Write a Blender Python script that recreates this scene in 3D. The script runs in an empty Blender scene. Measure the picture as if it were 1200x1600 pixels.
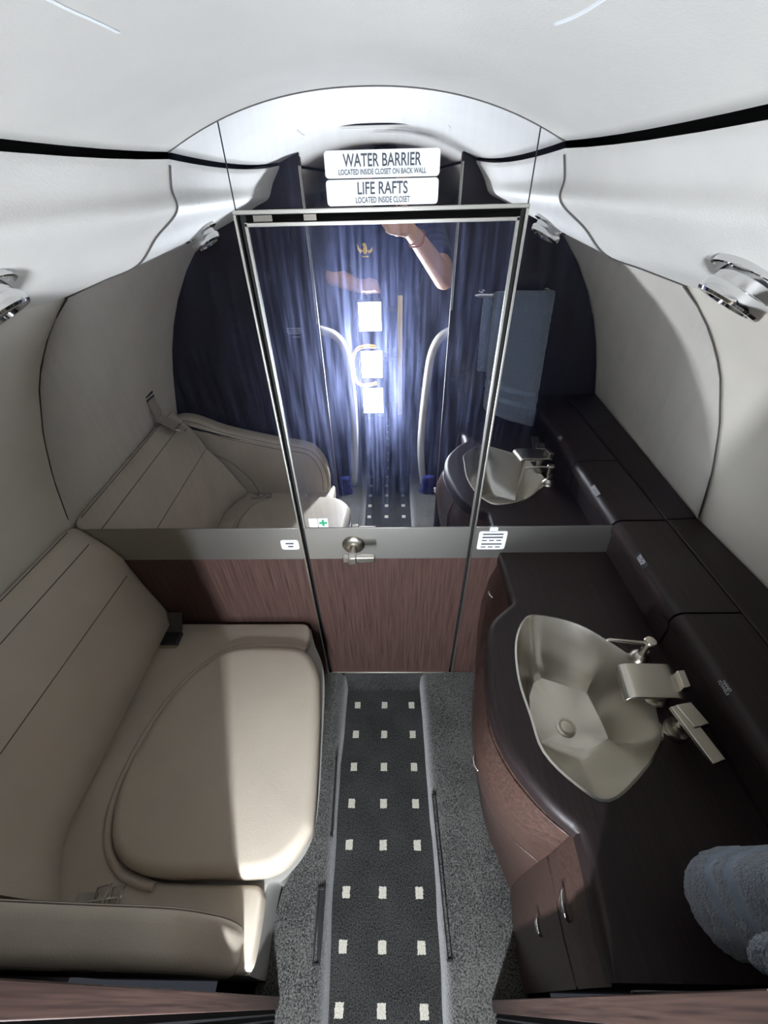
import bpy, bmesh, math, random
from mathutils import Vector, Matrix, noise
random.seed(7)
C = bpy.context.scene.collection
SC = bpy.context.scene

# ------------------------------------------------------------------ camera, world, exposure
F, TH, YAW, ROLL, CX, H = 630.7, .6869, -.02775, .02615, .0361, 1.5
cy, sy, ct, st, cr, sr = math.cos(YAW), math.sin(YAW), math.cos(TH), math.sin(TH), math.cos(ROLL), math.sin(ROLL)
r0 = Vector((cy, -sy, 0)); f0 = Vector((sy, cy, 0)); zz = Vector((0, 0, 1))
fwd = f0 * ct - zz * st; up0 = f0 * st + zz * ct
RT = r0 * cr - up0 * sr; UP = r0 * sr + up0 * cr
cam_data = bpy.data.cameras.new('camera'); cam = bpy.data.objects.new('camera', cam_data); C.objects.link(cam)
cam_data.sensor_fit = 'VERTICAL'; cam_data.sensor_height = 36.0; cam_data.lens = F / 1600 * 36.0
cam_data.clip_start = .004; cam_data.clip_end = 50
M = Matrix((RT, UP, -fwd)).transposed().to_4x4(); M.translation = Vector((CX, 0, H)); cam.matrix_world = M
SC.camera = cam
SC.view_settings.view_transform = 'Standard'; SC.view_settings.look = 'None'
SC.view_settings.gamma = 1.0; SC.view_settings.exposure = 0.0; SC.view_settings.use_curve_mapping = False
w = bpy.data.worlds.new('world'); SC.world = w; w.use_nodes = True
w.node_tree.nodes['Background'].inputs[0].default_value = (.75, .8, 1, 1); w.node_tree.nodes['Background'].inputs[1].default_value = .05
SC.cycles.max_bounces = 14; SC.cycles.diffuse_bounces = 5; SC.cycles.glossy_bounces = 8
SC.cycles.caustics_reflective = True; SC.cycles.blur_glossy = .4
SC.cycles.sample_clamp_indirect = 12.0
LAMP = 810.0          # LED strip in each panel of the work light
PANEL = 14.0          # the diffuser around it

D, P = .786, .007     # mirror wall, forward partition face
JL, JR = -.230, .25   # doorway jambs

# ------------------------------------------------------------------ materials
def lin(r, g, b):
    f = lambda c: (c / 255 / 12.92) if c / 255 <= .04045 else ((c / 255 + .055) / 1.055) ** 2.4
    return (f(r), f(g), f(b), 1)
class NT:
    def __init__(s, name):
        s.m = bpy.data.materials.new(name); s.m.use_nodes = True; s.t = s.m.node_tree; s.b = s.t.nodes['Principled BSDF']
        s.out = s.t.nodes['Material Output']
    def n(s, typ, **kw):
        x = s.t.nodes.new(typ)
        for k, v in kw.items(): setattr(x, k, v)
        return x
    def l(s, a, b): s.t.links.new(a, b)
    def coord(s, scale=(1, 1, 1)):
        tc = s.n('ShaderNodeTexCoord'); mp = s.n('ShaderNodeMapping'); mp.inputs['Scale'].default_value = scale
        s.l(tc.outputs['Object'], mp.inputs['Vector']); return mp.outputs['Vector']
    def noise(s, scale, detail=3, vec=None, rough=.5):
        x = s.n('ShaderNodeTexNoise'); x.inputs['Scale'].default_value = scale; x.inputs['Detail'].default_value = detail; x.inputs['Roughness'].default_value = rough
        s.l(vec if vec is not None else s.coord(), x.inputs['Vector']); return x.outputs['Fac']
    def ramp(s, fac, stops):
        r = s.n('ShaderNodeValToRGB'); e = r.color_ramp.elements
        while len(e) < len(stops): e.new(.5)
        for i, (p, c) in enumerate(stops): e[i].position = p; e[i].color = c
        s.l(fac, r.inputs['Fac']); return r.outputs['Color']
    def math(s, op, a, b=None, c=None):
        x = s.n('ShaderNodeMath', operation=op)
        for i, v in enumerate((a, b, c)):
            if v is None: continue
            if isinstance(v, (int, float)): x.inputs[i].default_value = v
            else: s.l(v, x.inputs[i])
        return x.outputs[0]
    def bump(s, h, strength, dist=.001):
        x = s.n('ShaderNodeBump'); x.inputs['Strength'].default_value = strength; x.inputs['Distance'].default_value = dist
        s.l(h, x.inputs['Height']); s.l(x.outputs['Normal'], s.b.inputs['Normal'])
def plain(name, col, rough=.5, metal=0, spec=.5, bump=None, coat=0, sheen=0):
    k = NT(name); k.b.inputs['Base Color'].default_value = col; k.b.inputs['Roughness'].default_value = rough
    k.b.inputs['Metallic'].default_value = metal; k.b.inputs['Specular IOR Level'].default_value = spec
    k.b.inputs['Coat Weight'].default_value = coat; k.b.inputs['Sheen Weight'].default_value = sheen
    if bump: k.bump(k.noise(bump[0], 4), bump[1], bump[2] if len(bump) > 2 else .001)
    return k.m
def leather(name, col, rough=.42, amount=.25):
    k = NT(name); v = k.coord()
    vo = k.n('ShaderNodeTexVoronoi'); vo.inputs['Scale'].default_value = 420; k.l(v, vo.inputs['Vector'])
    h = k.math('ADD', vo.outputs['Distance'], k.noise(60, 4, v))
    k.bump(h, amount, .0008)
    d = tuple(c * .92 for c in col[:3]) + (1,)
    k.l(k.ramp(k.noise(6, 3, v), [(.35, d), (.65, col)]), k.b.inputs['Base Color'])
    k.b.inputs['Roughness'].default_value = rough; k.b.inputs['Specular IOR Level'].default_value = .4
    return k.m
def wood(name, dark, light, axis, rough=.38, scale=1.0):
    k = NT(name); s = [160 * scale] * 3; s[axis] = 4
    n1 = k.noise(1, 5, k.coord(tuple(s)), .6); s2 = [420 * scale] * 3; s2[axis] = 9
    n2 = k.noise(1, 2, k.coord(tuple(s2)))
    f = k.math('MULTIPLY_ADD', n2, .45, k.math('MULTIPLY', n1, .6))
    k.l(k.ramp(f, [(.36, dark), (.64, light)]), k.b.inputs['Base Color'])
    k.b.inputs['Roughness'].default_value = rough; k.b.inputs['Specular IOR Level'].default_value = .3
    k.bump(f, .15, .0006); return k.m
def carpet(name, dark, light, squares=False, scale=1.0):
    k = NT(name); v = k.coord()
    n1 = k.noise(520 * scale, 3, v, .7); n2 = k.noise(9, 4, v)
    f = k.math('MULTIPLY_ADD', n1, .9, k.math('MULTIPLY', n2, .18))
    col = k.ramp(f, [(.42, dark), (.66, light)])
    if squares:
        sp = k.n('ShaderNodeSeparateXYZ'); k.l(v, sp.inputs[0])
        jx = k.math('MULTIPLY_ADD', k.noise(260, 2, v), .006, -.003)
        x = k.math('ADD', sp.outputs['X'], jx); y = k.math('ADD', sp.outputs['Y'], jx)
        fx = k.math('ABSOLUTE', k.math('SUBTRACT', k.math('FRACT', k.math('ADD', k.math('DIVIDE', x, .0996), 10.5)), .5))
        fy = k.math('ABSOLUTE', k.math('SUBTRACT', k.math('FRACT', k.math('ADD', k.math('DIVIDE', k.math('SUBTRACT', y, .7012), .10174), 60.5)), .5))
        m = k.math('MULTIPLY', k.math('LESS_THAN', fx, .103), k.math('LESS_THAN', fy, .118))
        m = k.math('MULTIPLY', m, k.math('LESS_THAN', k.math('ABSOLUTE', x), .125))
        m = k.math('MULTIPLY', m, k.math('LESS_THAN', y, .735))
        mx = k.n('ShaderNodeMix', data_type='RGBA'); k.l(m, mx.inputs['Factor']); k.l(col, mx.inputs['A'])
        k.l(k.ramp(n1, [(.3, lin(170, 164, 148)), (.7, lin(222, 217, 204))]), mx.inputs['B']); col = mx.outputs['Result']
    k.l(col, k.b.inputs['Base Color']); k.b.inputs['Roughness'].default_value = .95; k.b.inputs['Specular IOR Level'].default_value = .1
    k.b.inputs['Sheen Weight'].default_value = .2 if squares else .7; k.b.inputs['Sheen Roughness'].default_value = .4
    k.bump(n1, .8, .004); return k.m
def metal(name, col, rough, axis=None, amount=.12):
    k = NT(name); k.b.inputs['Base Color'].default_value = col; k.b.inputs['Metallic'].default_value = 1; k.b.inputs['Roughness'].default_value = rough
    if axis is not None:
        s = [900.0] * 3; s[axis] = 12; k.bump(k.noise(1, 2, k.coord(tuple(s))), amount, .0004)
    return k.m
def mirror_mat(name, seed=0.0, amt=.33):
    k = NT(name); k.t.nodes.remove(k.b)
    mp = k.n('ShaderNodeMapping'); tc = k.n('ShaderNodeTexCoord'); k.l(tc.outputs['Object'], mp.inputs['Vector'])
    mp.inputs['Scale'].default_value = (95, 1, 5); mp.inputs['Location'].default_value = (seed, 0, seed); mp.inputs['Rotation'].default_value = (0, .06, 0)
    a = k.noise(1, 4, mp.outputs['Vector'], .65)                       # wiping streaks
    b = k.noise(7, 3, k.coord((1, 1, .6)))                             # larger hand marks
    m = k.math('MULTIPLY', k.math('POWER', a, 3.5), k.math('MAXIMUM', k.math('MULTIPLY_ADD', b, 2.6, -.6), .05))
    vo = k.n('ShaderNodeTexVoronoi'); vo.inputs['Scale'].default_value = 70; k.l(k.coord(), vo.inputs['Vector'])
    dots = k.math('MULTIPLY', k.math('LESS_THAN', vo.outputs['Distance'], .13), k.math('GREATER_THAN', k.noise(11, 2, k.coord()), .62))
    fac = k.math('MINIMUM', k.math('MULTIPLY_ADD', dots, .10, k.math('MULTIPLY_ADD', m, amt, .002)), .6)
    g1 = k.n('ShaderNodeBsdfGlossy'); g1.inputs['Color'].default_value = (.87, .88, .90, 1); g1.inputs['Roughness'].default_value = 0
    g2 = k.n('ShaderNodeBsdfGlossy'); g2.inputs['Color'].default_value = (.40, .46, .82, 1); g2.inputs['Roughness'].default_value = .30
    mx = k.n('ShaderNodeMixShader'); k.l(fac, mx.inputs[0]); k.l(g1.outputs[0], mx.inputs[1]); k.l(g2.outputs[0], mx.inputs[2])
    k.l(mx.outputs[0], k.out.inputs['Surface']); return k.m
def emit(name, col, strength):
    k = NT(name); k.b.inputs['Base Color'].default_value = (1, 1, 1, 1); k.b.inputs['Emission Color'].default_value = col; k.b.inputs['Emission Strength'].default_value = strength
    return k.m

m_head = leather('headliner', lin(205, 203, 197), .5, .18)
m_side = leather('sidewall leather', lin(203, 197, 185), .5, .12)
m_panel = leather('overhead panel leather', lin(210, 208, 202), .5, .3)
m_seat = leather('taupe leather', lin(181, 170, 154), .42, .2)
m_seatlight = plain('light bench panel', lin(150, 148, 142), .45)
m_seam = plain('seam thread', lin(95, 86, 78), .7)
m_wood = wood('dark veneer', lin(50, 37, 34), lin(86, 65, 59), 2)
m_woodx = wood('dark veneer flat', lin(42, 31, 28), lin(80, 60, 53), 0, .33)
m_jamb = wood('jamb veneer', lin(36, 26, 24), lin(70, 53, 47), 2, .4)
m_worktop = wood('near black worktop', lin(26, 20, 21), lin(42, 32, 32), 1, .45)
m_part = wood('partition lacquer', lin(30, 27, 34), lin(40, 36, 43), 2, .3)
m_band = metal('brushed grey band', lin(170, 168, 162), .42, 0, .05)
m_mirror = mirror_mat('mirror glass'); m_mirror2 = mirror_mat('mirror glass door', 3.3, .75)
m_chrome = metal('chrome', lin(225, 225, 225), .08)
m_frame = metal('brushed frame', lin(222, 220, 212), .32)
m_satin = metal('satin nickel', lin(205, 199, 188), .26, 1, .1)
m_steel = metal('brushed sink steel', lin(206, 202, 194), .24, 1, .06)
m_black = plain('black void', lin(12, 11, 12), .7)
m_blackp = plain('black plastic', lin(28, 28, 30), .4)
m_floor = carpet('aisle carpet', lin(18, 18, 19), lin(74, 74, 72), True, .6)
m_ledge = carpet('plush ledge carpet', lin(16, 16, 17), lin(108, 107, 103), False, .55)
m_white = plain('white placard', lin(236, 240, 244), .4)
m_ink = plain('grey ink', lin(74, 76, 84), .6)
m_pale = plain('pale print', lin(160, 160, 164), .6)
m_green = plain('green print', lin(20, 150, 100), .6)
m_web = plain('grey webbing', lin(150, 142, 132), .7, bump=(300, .5))
m_towel = plain('grey blue terry', lin(92, 102, 115), .95, spec=.1, sheen=.5, bump=(420, 1.0, .004))
m_towelband = plain('towel woven band', lin(106, 117, 131), .85, spec=.1, sheen=.3, bump=(500, .3, .001))
m_skin = plain('skin', lin(206, 160, 134), .5, bump=(200, .1))
m_shirt = plain('navy cotton', lin(34, 42, 84), .85, bump=(300, .2), sheen=.3)
m_trouser = plain('navy twill', lin(32, 37, 74), .85, bump=(400, .2))
m_hair = plain('dark hair', lin(24, 20, 20), .5, bump=(300, .6))
m_gold = plain('gold thread', lin(240, 196, 60), .5)
m_shoe = plain('black shoe leather', lin(20, 20, 22), .35)
m_yellow = plain('yellow plastic', lin(235, 160, 0), .5)
m_yellow2 = plain('pale yellow strip', lin(232, 205, 130), .5)
m_led = emit('lit panel', (.86, .92, 1, 1), PANEL); m_core = emit('led strip', (.86, .92, 1, 1), LAMP)
m_cream = leather('cream seat leather', lin(214, 210, 198), .4, .15)
m_navy = leather('dark seat shell', lin(44, 46, 74), .5, .1)
m_blue = plain('blue cloth', lin(30, 36, 110), .85)
m_bronze = plain('copper bracelet', lin(170, 96, 66), .3, .8)
m_glass = plain('phone glass', lin(16, 16, 20), .1)

# ------------------------------------------------------------------ mesh helpers
def V(*a): return Vector(a)
def root_of(o):
    while o.parent: o = o.parent
    return o
def obj(name, bm, mat, parent=None, sharp=40, bevel=0, seg=3, sub=0, solid=0):
    if parent is not None:
        off = -root_of(parent).location
        bmesh.ops.translate(bm, verts=bm.verts, vec=off)
    bmesh.ops.recalc_face_normals(bm, faces=bm.faces)
    me = bpy.data.meshes.new(name); bm.to_mesh(me); bm.free()
    for p in me.polygons: p.use_smooth = True
    me.set_sharp_from_angle(angle=math.radians(sharp))
    for m in (mat if isinstance(mat, (list, tuple)) else [mat]): me.materials.append(m)
    o = bpy.data.objects.new(name, me); C.objects.link(o)
    if parent is not None: o.parent = parent
    if solid:
        s = o.modifiers.new('solid', 'SOLIDIFY'); s.thickness = solid; s.offset = 0
    if bevel:
        b = o.modifiers.new('bevel', 'BEVEL'); b.width = bevel; b.segments = seg; b.limit_method = 'ANGLE'; b.angle_limit = math.radians(38)
    if sub:
        b = o.modifiers.new('sub', 'SUBSURF'); b.levels = sub; b.render_levels = sub
    return o
def thing(name, label, cat, loc, group=None):
    o = bpy.data.objects.new(name, None); C.objects.link(o); o.location = loc; o.empty_display_size = .05
    o['label'] = label; o['category'] = cat
    if group: o['group'] = group
    return o
def tag(o, label, cat, group=None):
    o['label'] = label; o['category'] = cat
    if group: o['group'] = group
    return o
def struct(o): o['kind'] = 'structure'; return o
def box(bm, a, b):
    x0, y0, z0 = a; x1, y1, z1 = b
    v = [bm.verts.new(p) for p in ((x0,y0,z0),(x1,y0,z0),(x1,y1,z0),(x0,y1,z0),(x0,y0,z1),(x1,y0,z1),(x1,y1,z1),(x0,y1,z1))]
    for f in ((3,2,1,0),(4,5,6,7),(0,1,5,4),(1,2,6,5),(2,3,7,6),(3,0,4,7)): bm.faces.new([v[i] for i in f])
    return bm
def BOX(a, b): return box(bmesh.new(), a, b)
def obox(bm, c, ex, ey, ez):      # oriented box: centre and three half axes
    c = Vector(c); v = []
    for k in (-1, 1):
        for i, j in ((-1,-1),(1,-1),(1,1),(-1,1)): v.append(bm.verts.new(c + Vector(ex)*i + Vector(ey)*j + Vector(ez)*k))
    for f in ((3,2,1,0),(4,5,6,7),(0,1,5,4),(1,2,6,5),(2,3,7,6),(3,0,4,7)): bm.faces.new([v[i] for i in f])
    return bm
def loft(bm, rings, closed=True, caps=True):
    R = [[bm.verts.new(p) for p in r] for r in rings]; n = len(R[0])
    for a, b in zip(R[:-1], R[1:]):
        for i in range(n if closed else n - 1):
            j = (i + 1) % n; bm.faces.new((a[i], a[j], b[j], b[i]))
    if caps and closed:
        bm.faces.new(R[0][::-1]); bm.faces.new(R[-1])
    return bm
def prism(bm, pts, axis, a, b):
    def put(p, t):
        q = list(p); q.insert(axis, t); return q
    return loft(bm, [[put(p, a) for p in pts], [put(p, b) for p in pts]])
def sweep(bm, pts, r, n=8, closed=False, flat=None):
    pts = [Vector(p) for p in pts]; N = len(pts); rs = r if isinstance(r, (list, tuple)) else [r] * N
    rings = []; u = None
    for i, p in enumerate(pts):
        t = (pts[(i+1) % N] - pts[i-1]) if closed else (pts[min(i+1, N-1)] - pts[max(i-1, 0)])
        t.normalize()
        if u is None: u = t.orthogonal().normalized()
        u = (u - t * u.dot(t)).normalized(); v = t.cross(u)
        rings.append([p + (u*math.cos(2*math.pi*k/n) + v*math.sin(2*math.pi*k/n)) * rs[i] for k in range(n)])
    if closed: rings.append(rings[0]); 
    return loft(bm, rings, True, not closed)
def lathe(bm, prof, c, axis=Vector((0,0,1)), n=28):
    axis = Vector(axis).normalized(); u = axis.orthogonal().normalized(); v = axis.cross(u); c = Vector(c)
    return loft(bm, [[c + axis*h + (u*math.cos(2*math.pi*k/n) + v*math.sin(2*math.pi*k/n))*max(r, 1e-4) for k in range(n)] for r, h in prof])
def spline(pts, n, closed=True):
    pts = [Vector(p) for p in pts]; N = len(pts); out = []
    for i in range(N if closed else N - 1):
        if closed: a, b, c, d = pts[i-1], pts[i], pts[(i+1) % N], pts[(i+2) % N]
        else: a, b, c, d = pts[max(i-1,0)], pts[i], pts[i+1], pts[min(i+2,N-1)]
        for k in range(n):
            t = k / n
            out.append(.5 * ((2*b) + (c-a)*t + (2*a-5*b+4*c-d)*t*t + (3*b-a-3*c+d)*t**3))
    if not closed: out.append(pts[-1])
    return out
def inset(pts, d):                # XY outline moved inwards by d (counter-clockwise or clockwise)
    N = len(pts); area = sum(pts[i-1][0]*pts[i][1] - pts[i][0]*pts[i-1][1] for i in range(N)); s = 1 if area > 0 else -1; out = []
    for i in range(N):
        t = Vector((pts[(i+1) % N][0] - pts[i-1][0], pts[(i+1) % N][1] - pts[i-1][1])).normalized()
        out.append(Vector((pts[i][0] - t.y*d*s, pts[i][1] + t.x*d*s)))
    return out
def pillow(bm, outline, zb, zt, r, crown=0, rb=.006):
    L = [(rb, zb), (0, zb + rb)]
    for k in range(7):
        a = k / 6 * math.pi / 2; L.append((r*(1-math.cos(a)), zt - r + r*math.sin(a)))
    rings = [[(p.x, p.y, z) for p in inset(outline, d)] for d, z in L]
    last = inset(outline, r); c = sum((Vector((p.x, p.y)) for p in last), Vector((0, 0))) / len(last)
    for k in (.85, .65, .4, .15): rings.append([(c.x + (p.x-c.x)*k, c.y + (p.y-c.y)*k, zt + crown*(1-k*k)) for p in last])
    return loft(bm, rings)
def interp(tab, z):
    for (z0, x0), (z1, x1) in zip(tab[:-1], tab[1:]):
        if (z - z0) * (z - z1) <= 0: return x0 + (x1-x0) * (z-z0) / (z1-z0 if z1 != z0 else 1)
    return tab[-1][1]
def text_mesh(txt, w, h, mat, parent, origin, ux, uz, name='lettering', depth=.0006):
    cu = bpy.data.curves.new('t', 'FONT'); cu.body = txt; cu.align_x = 'CENTER'; cu.extrude = 0; cu.space_line = .85; cu.resolution_u = 4
    cu.offset = .012; to = bpy.data.objects.new('t', cu); C.objects.link(to)
    dg = bpy.context.evaluated_depsgraph_get(); me0 = bpy.data.meshes.new_from_object(to.evaluated_get(dg))
    bpy.data.objects.remove(to); bpy.data.curves.remove(cu)
    bm = bmesh.new(); bm.from_mesh(me0); bpy.data.meshes.remove(me0)
    xs = [v.co.x for v in bm.verts]; ys = [v.co.y for v in bm.verts]; mx, my = (min(xs)+max(xs))/2, (min(ys)+max(ys))/2
    sx, sz = w / (max(xs)-min(xs)), h / (max(ys)-min(ys)); ux, uz, o = Vector(ux).normalized(), Vector(uz).normalized(), Vector(origin)
    for v in bm.verts: v.co = o + ux*(v.co.x-mx)*sx + uz*(v.co.y-my)*sz
    ex = bmesh.ops.extrude_face_region(bm, geom=bm.faces[:]); nrm = ux.cross(uz)
    bmesh.ops.translate(bm, verts=[g for g in ex['geom'] if isinstance(g, bmesh.types.BMVert)], vec=nrm*depth)
    return obj(name, bm, mat, parent)
def blend(name, chains, voxel, mat, parent=None, iters=6, extra=None):   # one continuous surface grown from tapered limbs
    bm = bmesh.new()
    for ch in chains:
        for p, r in ch: bmesh.ops.create_icosphere(bm, subdivisions=2, radius=r, matrix=Matrix.Translation(p))
        for (p, r), (q, s) in zip(ch[:-1], ch[1:]):
            p, q = Vector(p), Vector(q); t = q - p; n = max(2, int(t.length / (min(r, s) * .6)))
            for k in range(1, n): bmesh.ops.create_icosphere(bm, subdivisions=2, radius=r + (s-r)*k/n, matrix=Matrix.Translation(p + t*k/n))
    me = bpy.data.meshes.new(name); bm.to_mesh(me); bm.free()
    o = bpy.data.objects.new(name, me); C.objects.link(o)
    rm = o.modifiers.new('r', 'REMESH'); rm.mode = 'VOXEL'; rm.voxel_size = voxel
    sm = o.modifiers.new('s', 'SMOOTH'); sm.factor = .5; sm.iterations = iters
    dg = bpy.context.evaluated_depsgraph_get(); m2 = bpy.data.meshes.new_from_object(o.evaluated_get(dg))
    bpy.data.objects.remove(o); bpy.data.meshes.remove(me)
    b2 = bmesh.new(); b2.from_mesh(m2); bpy.data.meshes.remove(m2)
    return obj(name, b2, mat, parent, sharp=180)

# ------------------------------------------------------------------ cross sections of the cabin (mirror wall and partition)
YB = -2.6
SIDE_D = [(1.42,.47),(1.352,.535),(1.305,.592),(1.235,.65),(1.184,.683),(1.08,.733),(.97,.772),(.832,.806),(.6,.82),(.3,.79),(0,.70)]
SIDE_P = [(1.42,.525),(1.362,.58),(1.266,.665),(1.147,.742),(.99,.808),(.85,.845),(.737,.872),(.6,.88),(.3,.85),(0,.77)]
def wall_x(y, z):
    t = min(1, max(0, (D - y) / (D - P)))
    return interp(SIDE_D, z) * (1-t) + interp(SIDE_P, z) * t
ys_all = [D + .012, D, .62, .45, .3, .15, P, -.3, -.9, -1.7, YB]
zs = [1.42 - 1.42 * (k/30) for k in range(31)]
for s, nm in ((-1, 'wall_left'), (1, 'wall_right')):
    bm = bmesh.new(); loft(bm, [[(s*(wall_x(y, z) + (.004 if s > 0 else 0)), y, z) for z in zs] for y in ys_all], False)
    struct(obj(nm, bm, m_side))
def gz(y):                                   # height of the shadow gap under the headliner
    u = min(1, max(0, (D-y)/(D-P))); return 1.541 - .030*u + .040*u*u
def ceil_z(x, y):
    e = gz(y); t = min(1, max(0, (D-y)/(D-P))); c = 1.602 + .006*t
    u = min(1, abs(x)/.287); return c - (c-e) * (u**2.2)
bm = bmesh.new(); xs = [-.289 + .578*k/40 for k in range(41)]
ycl = [D + .012, D] + [D - .06*k for k in range(1, 13)] + [-.1, -.3, -.9, -1.7, YB]
loft(bm, [[(x, y, ceil_z(x, y)) for x in xs] for y in ycl], False)
struct(obj('ceiling', bm, m_head, solid=.004))
# headliner seam ridges, coloured white to paint in their specular highlights
for k, (s, pts_) in enumerate(((-1, [(-.160,.30),(-.158,.374),(-.156,.40),(-.154,.435)]), (1, [(.170,.33),(.166,.385),(.162,.42),(.155,.448)]))):
    bm = bmesh.new(); sweep(bm, [(p.x, p.y, ceil_z(p.x, p.y)-.0022) for p in spline([(x, y, 0) for x, y in pts_], 5, False)], [.0004]+[.0013]*14+[.0004], 6)
    struct(obj('trim_%d' % (k+6), bm, m_white))
# dark shadow gaps along both sides of the headliner
for k, s in enumerate((-1, 1)):
    bm = bmesh.new(); loft(bm, [[(s*.276, y, gz(y)+.012), (s*.33, y, gz(y)+.012), (s*.345, y, gz(y)-.02), (s*.335, y, gz(y)-.03)] for y in ycl], False)
    struct(obj('trim_%d' % (k+1), bm, m_black))
# overhead side panels
PD = [(.300,1.470),(.345,1.437),(.391,1.399),(.46,1.377),(.545,1.350)]
PP = [(.337,1.465),(.375,1.448),(.42,1.428),(.50,1.396),(.600,1.358)]
for s, nm, lab in ((-1, 'overhead_panel', 'white leather overhead side panel above the taupe bench'), (1, 'overhead_panel', 'white leather overhead side panel above the sink counter')):
    t = thing(nm, lab, 'panel', (s*.4, .4, 1.45))
    rings = []
    for y in [D, .7, .62, .54, .45, .36, .28, .2, .1, P, -.3, -1.2, YB]:
        u = min(1, max(0, (D-y)/(D-P))); g = gz(y)
        top = [(.289, g - .010), (.291, g - .016)]
        fc = [(a[0]*(1-u)+b[0]*u, a[1]*(1-u)+b[1]*u) for a, b in zip(PD, PP)]
        a0 = (.291, g-.016); a1 = (a0[0]*.5+fc[0][0]*.5 + .003, a0[1]*.5+fc[0][1]*.5)
        sec = [(p.x, p.y) for p in spline([(q[0], q[1], 0) for q in [a0, a1] + fc], 6, False)]
        fc = sec
        tail = [(fc[-1][0]+.045, fc[-1][1]+.012), (fc[-1][0]+.05, g-.014)]
        rings.append([(s*a, y, b) for a, b in top[:1] + fc + tail])
    bm = bmesh.new(); loft(bm, rings); obj('panel_shell', bm, m_panel, t, sharp=70)

# ------------------------------------------------------------------ floor and carpeted ledges
bm = bmesh.new(); n = 24
loft(bm, [[(-.40, D, .0), (.40, D, .0)], [(-.40, YB, 0), (.40, YB, 0)]], False)
struct(obj('floor', bm, m_floor))
bm = bmesh.new(); loft(bm, [[(x, D - .001 - .03*(1-math.sin(k/6*math.pi/2)), .075*(1-math.cos(k/6*math.pi/2))) for x in (-.15, 0, .15)] for k in range(7)], False)
struct(obj('trim_3', bm, m_floor))
def ledge(xin, xout, s):
    bm = bmesh.new(); rings = []
    ys = [D-.001, .74] + [.7 - .05*k for k in range(15)] + [-.05, -.2, -.5, -.9, -1.5, YB]
    for y in ys:
        w_ = .004 * noise.noise(Vector((y*9, s, 0))); xi = interp(xin, y); xo = interp(xout, y); h = .078 + .004*noise.noise(Vector((y*7, s*3, 1)))
        ring = [(xi + s*.0 + w_, y, -.002)]
        for k in range(7):
            a = k/6*math.pi/2; ring.append((xi + w_ + s*(.004 + .03*(1-math.cos(a))), y, .03 + (h-.03)*math.sin(a)))
        for k in range(1, 6): ring.append((xi + (xo-xi)*(.25+.15*k), y, h + .006*math.sin(k/5*3.1)))
        ring.append((xo, y, -.002)); rings.append(ring)
    return loft(bm, rings)
struct(obj('trim_4', ledge([(D,-.140),(.4,-.142),(.17,-.135),(-.03,-.122),(YB,-.122)], [(D,-.23),(.3,-.24),(.0,-.29),(YB,-.29)], -1), m_ledge))
struct(obj('trim_5', ledge([(D,.131),(.67,.136),(.38,.140),(.2,.146),(-.03,.141),(YB,.141)], [(D,.37),(.5,.35),(.0,.33),(YB,.33)], 1), m_ledge))
# slots with black frames in the carpet ledges
def slot(y0, y1, x0, x1, s, lab, wide=.010):
    t = thing('floor_vent', lab, 'floor vent', ((x0+x1)/2, (y0+y1)/2, .06), 'slots in the carpeted ledges')
    d = Vector((x1-x0, y1-y0, 0)); L = d.length; d.normalize(); nrm = Vector((-d.y, d.x, 0)); c = Vector(((x0+x1)/2, (y0+y1)/2, .074))
    bm = bmesh.new()
    for k in (-1, 1): obox(bm, c + nrm*wide*k, d*L/2, nrm*(.0022 if wide > .005 else .001), V(0,0,.008 if wide > .005 else .0065))
    for k in (-1, 1): obox(bm, c + d*L/2*k, d*.003, nrm*(wide+.0022), V(0,0,.009))
    obj('frame', bm, m_blackp, t, bevel=.001)
    bm = bmesh.new(); obox(bm, c - V(0,0,.002), d*L/2, nrm*wide, V(0,0,.005)); obj('grille', bm, m_black if wide > .005 else m_ledge, t)
slot(.189, .056, -.157, -.153, -1, 'black framed slot in the carpet ledge near the bench front corner', .007)
slot(.495, .30, -.150, -.144, -1, 'narrow dark slot in the carpet ledge beside the padded lid', .0015)
slot(.395, .066, .152, .162, 1, 'long dark slot in the carpet ledge below the vanity', .004)

# ------------------------------------------------------------------ mirror wall with door
DL, DR, ZT, ZB, ZM, ZD = -.200, .2435, 1.461, .805, .689, .078
def outline_z_top(x): return ceil_z(x, D)
def sec_poly(x0, x1, z0):              # outline of the wall between x0 and x1, from z0 up to the cabin skin
    pts = []
    s = -1 if x0 < 0 else 1
    prof = [(s*wall_x(D, z), z) for z in [z0 + (1.35-z0)*k/14 for k in range(15)]] + [(s*.465,1.376),(s*.393,1.398),(s*.302,1.470),(s*.292,1.53),(s*.287,1.541),(s*.25,1.56)]
    return prof
YM = D
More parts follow.
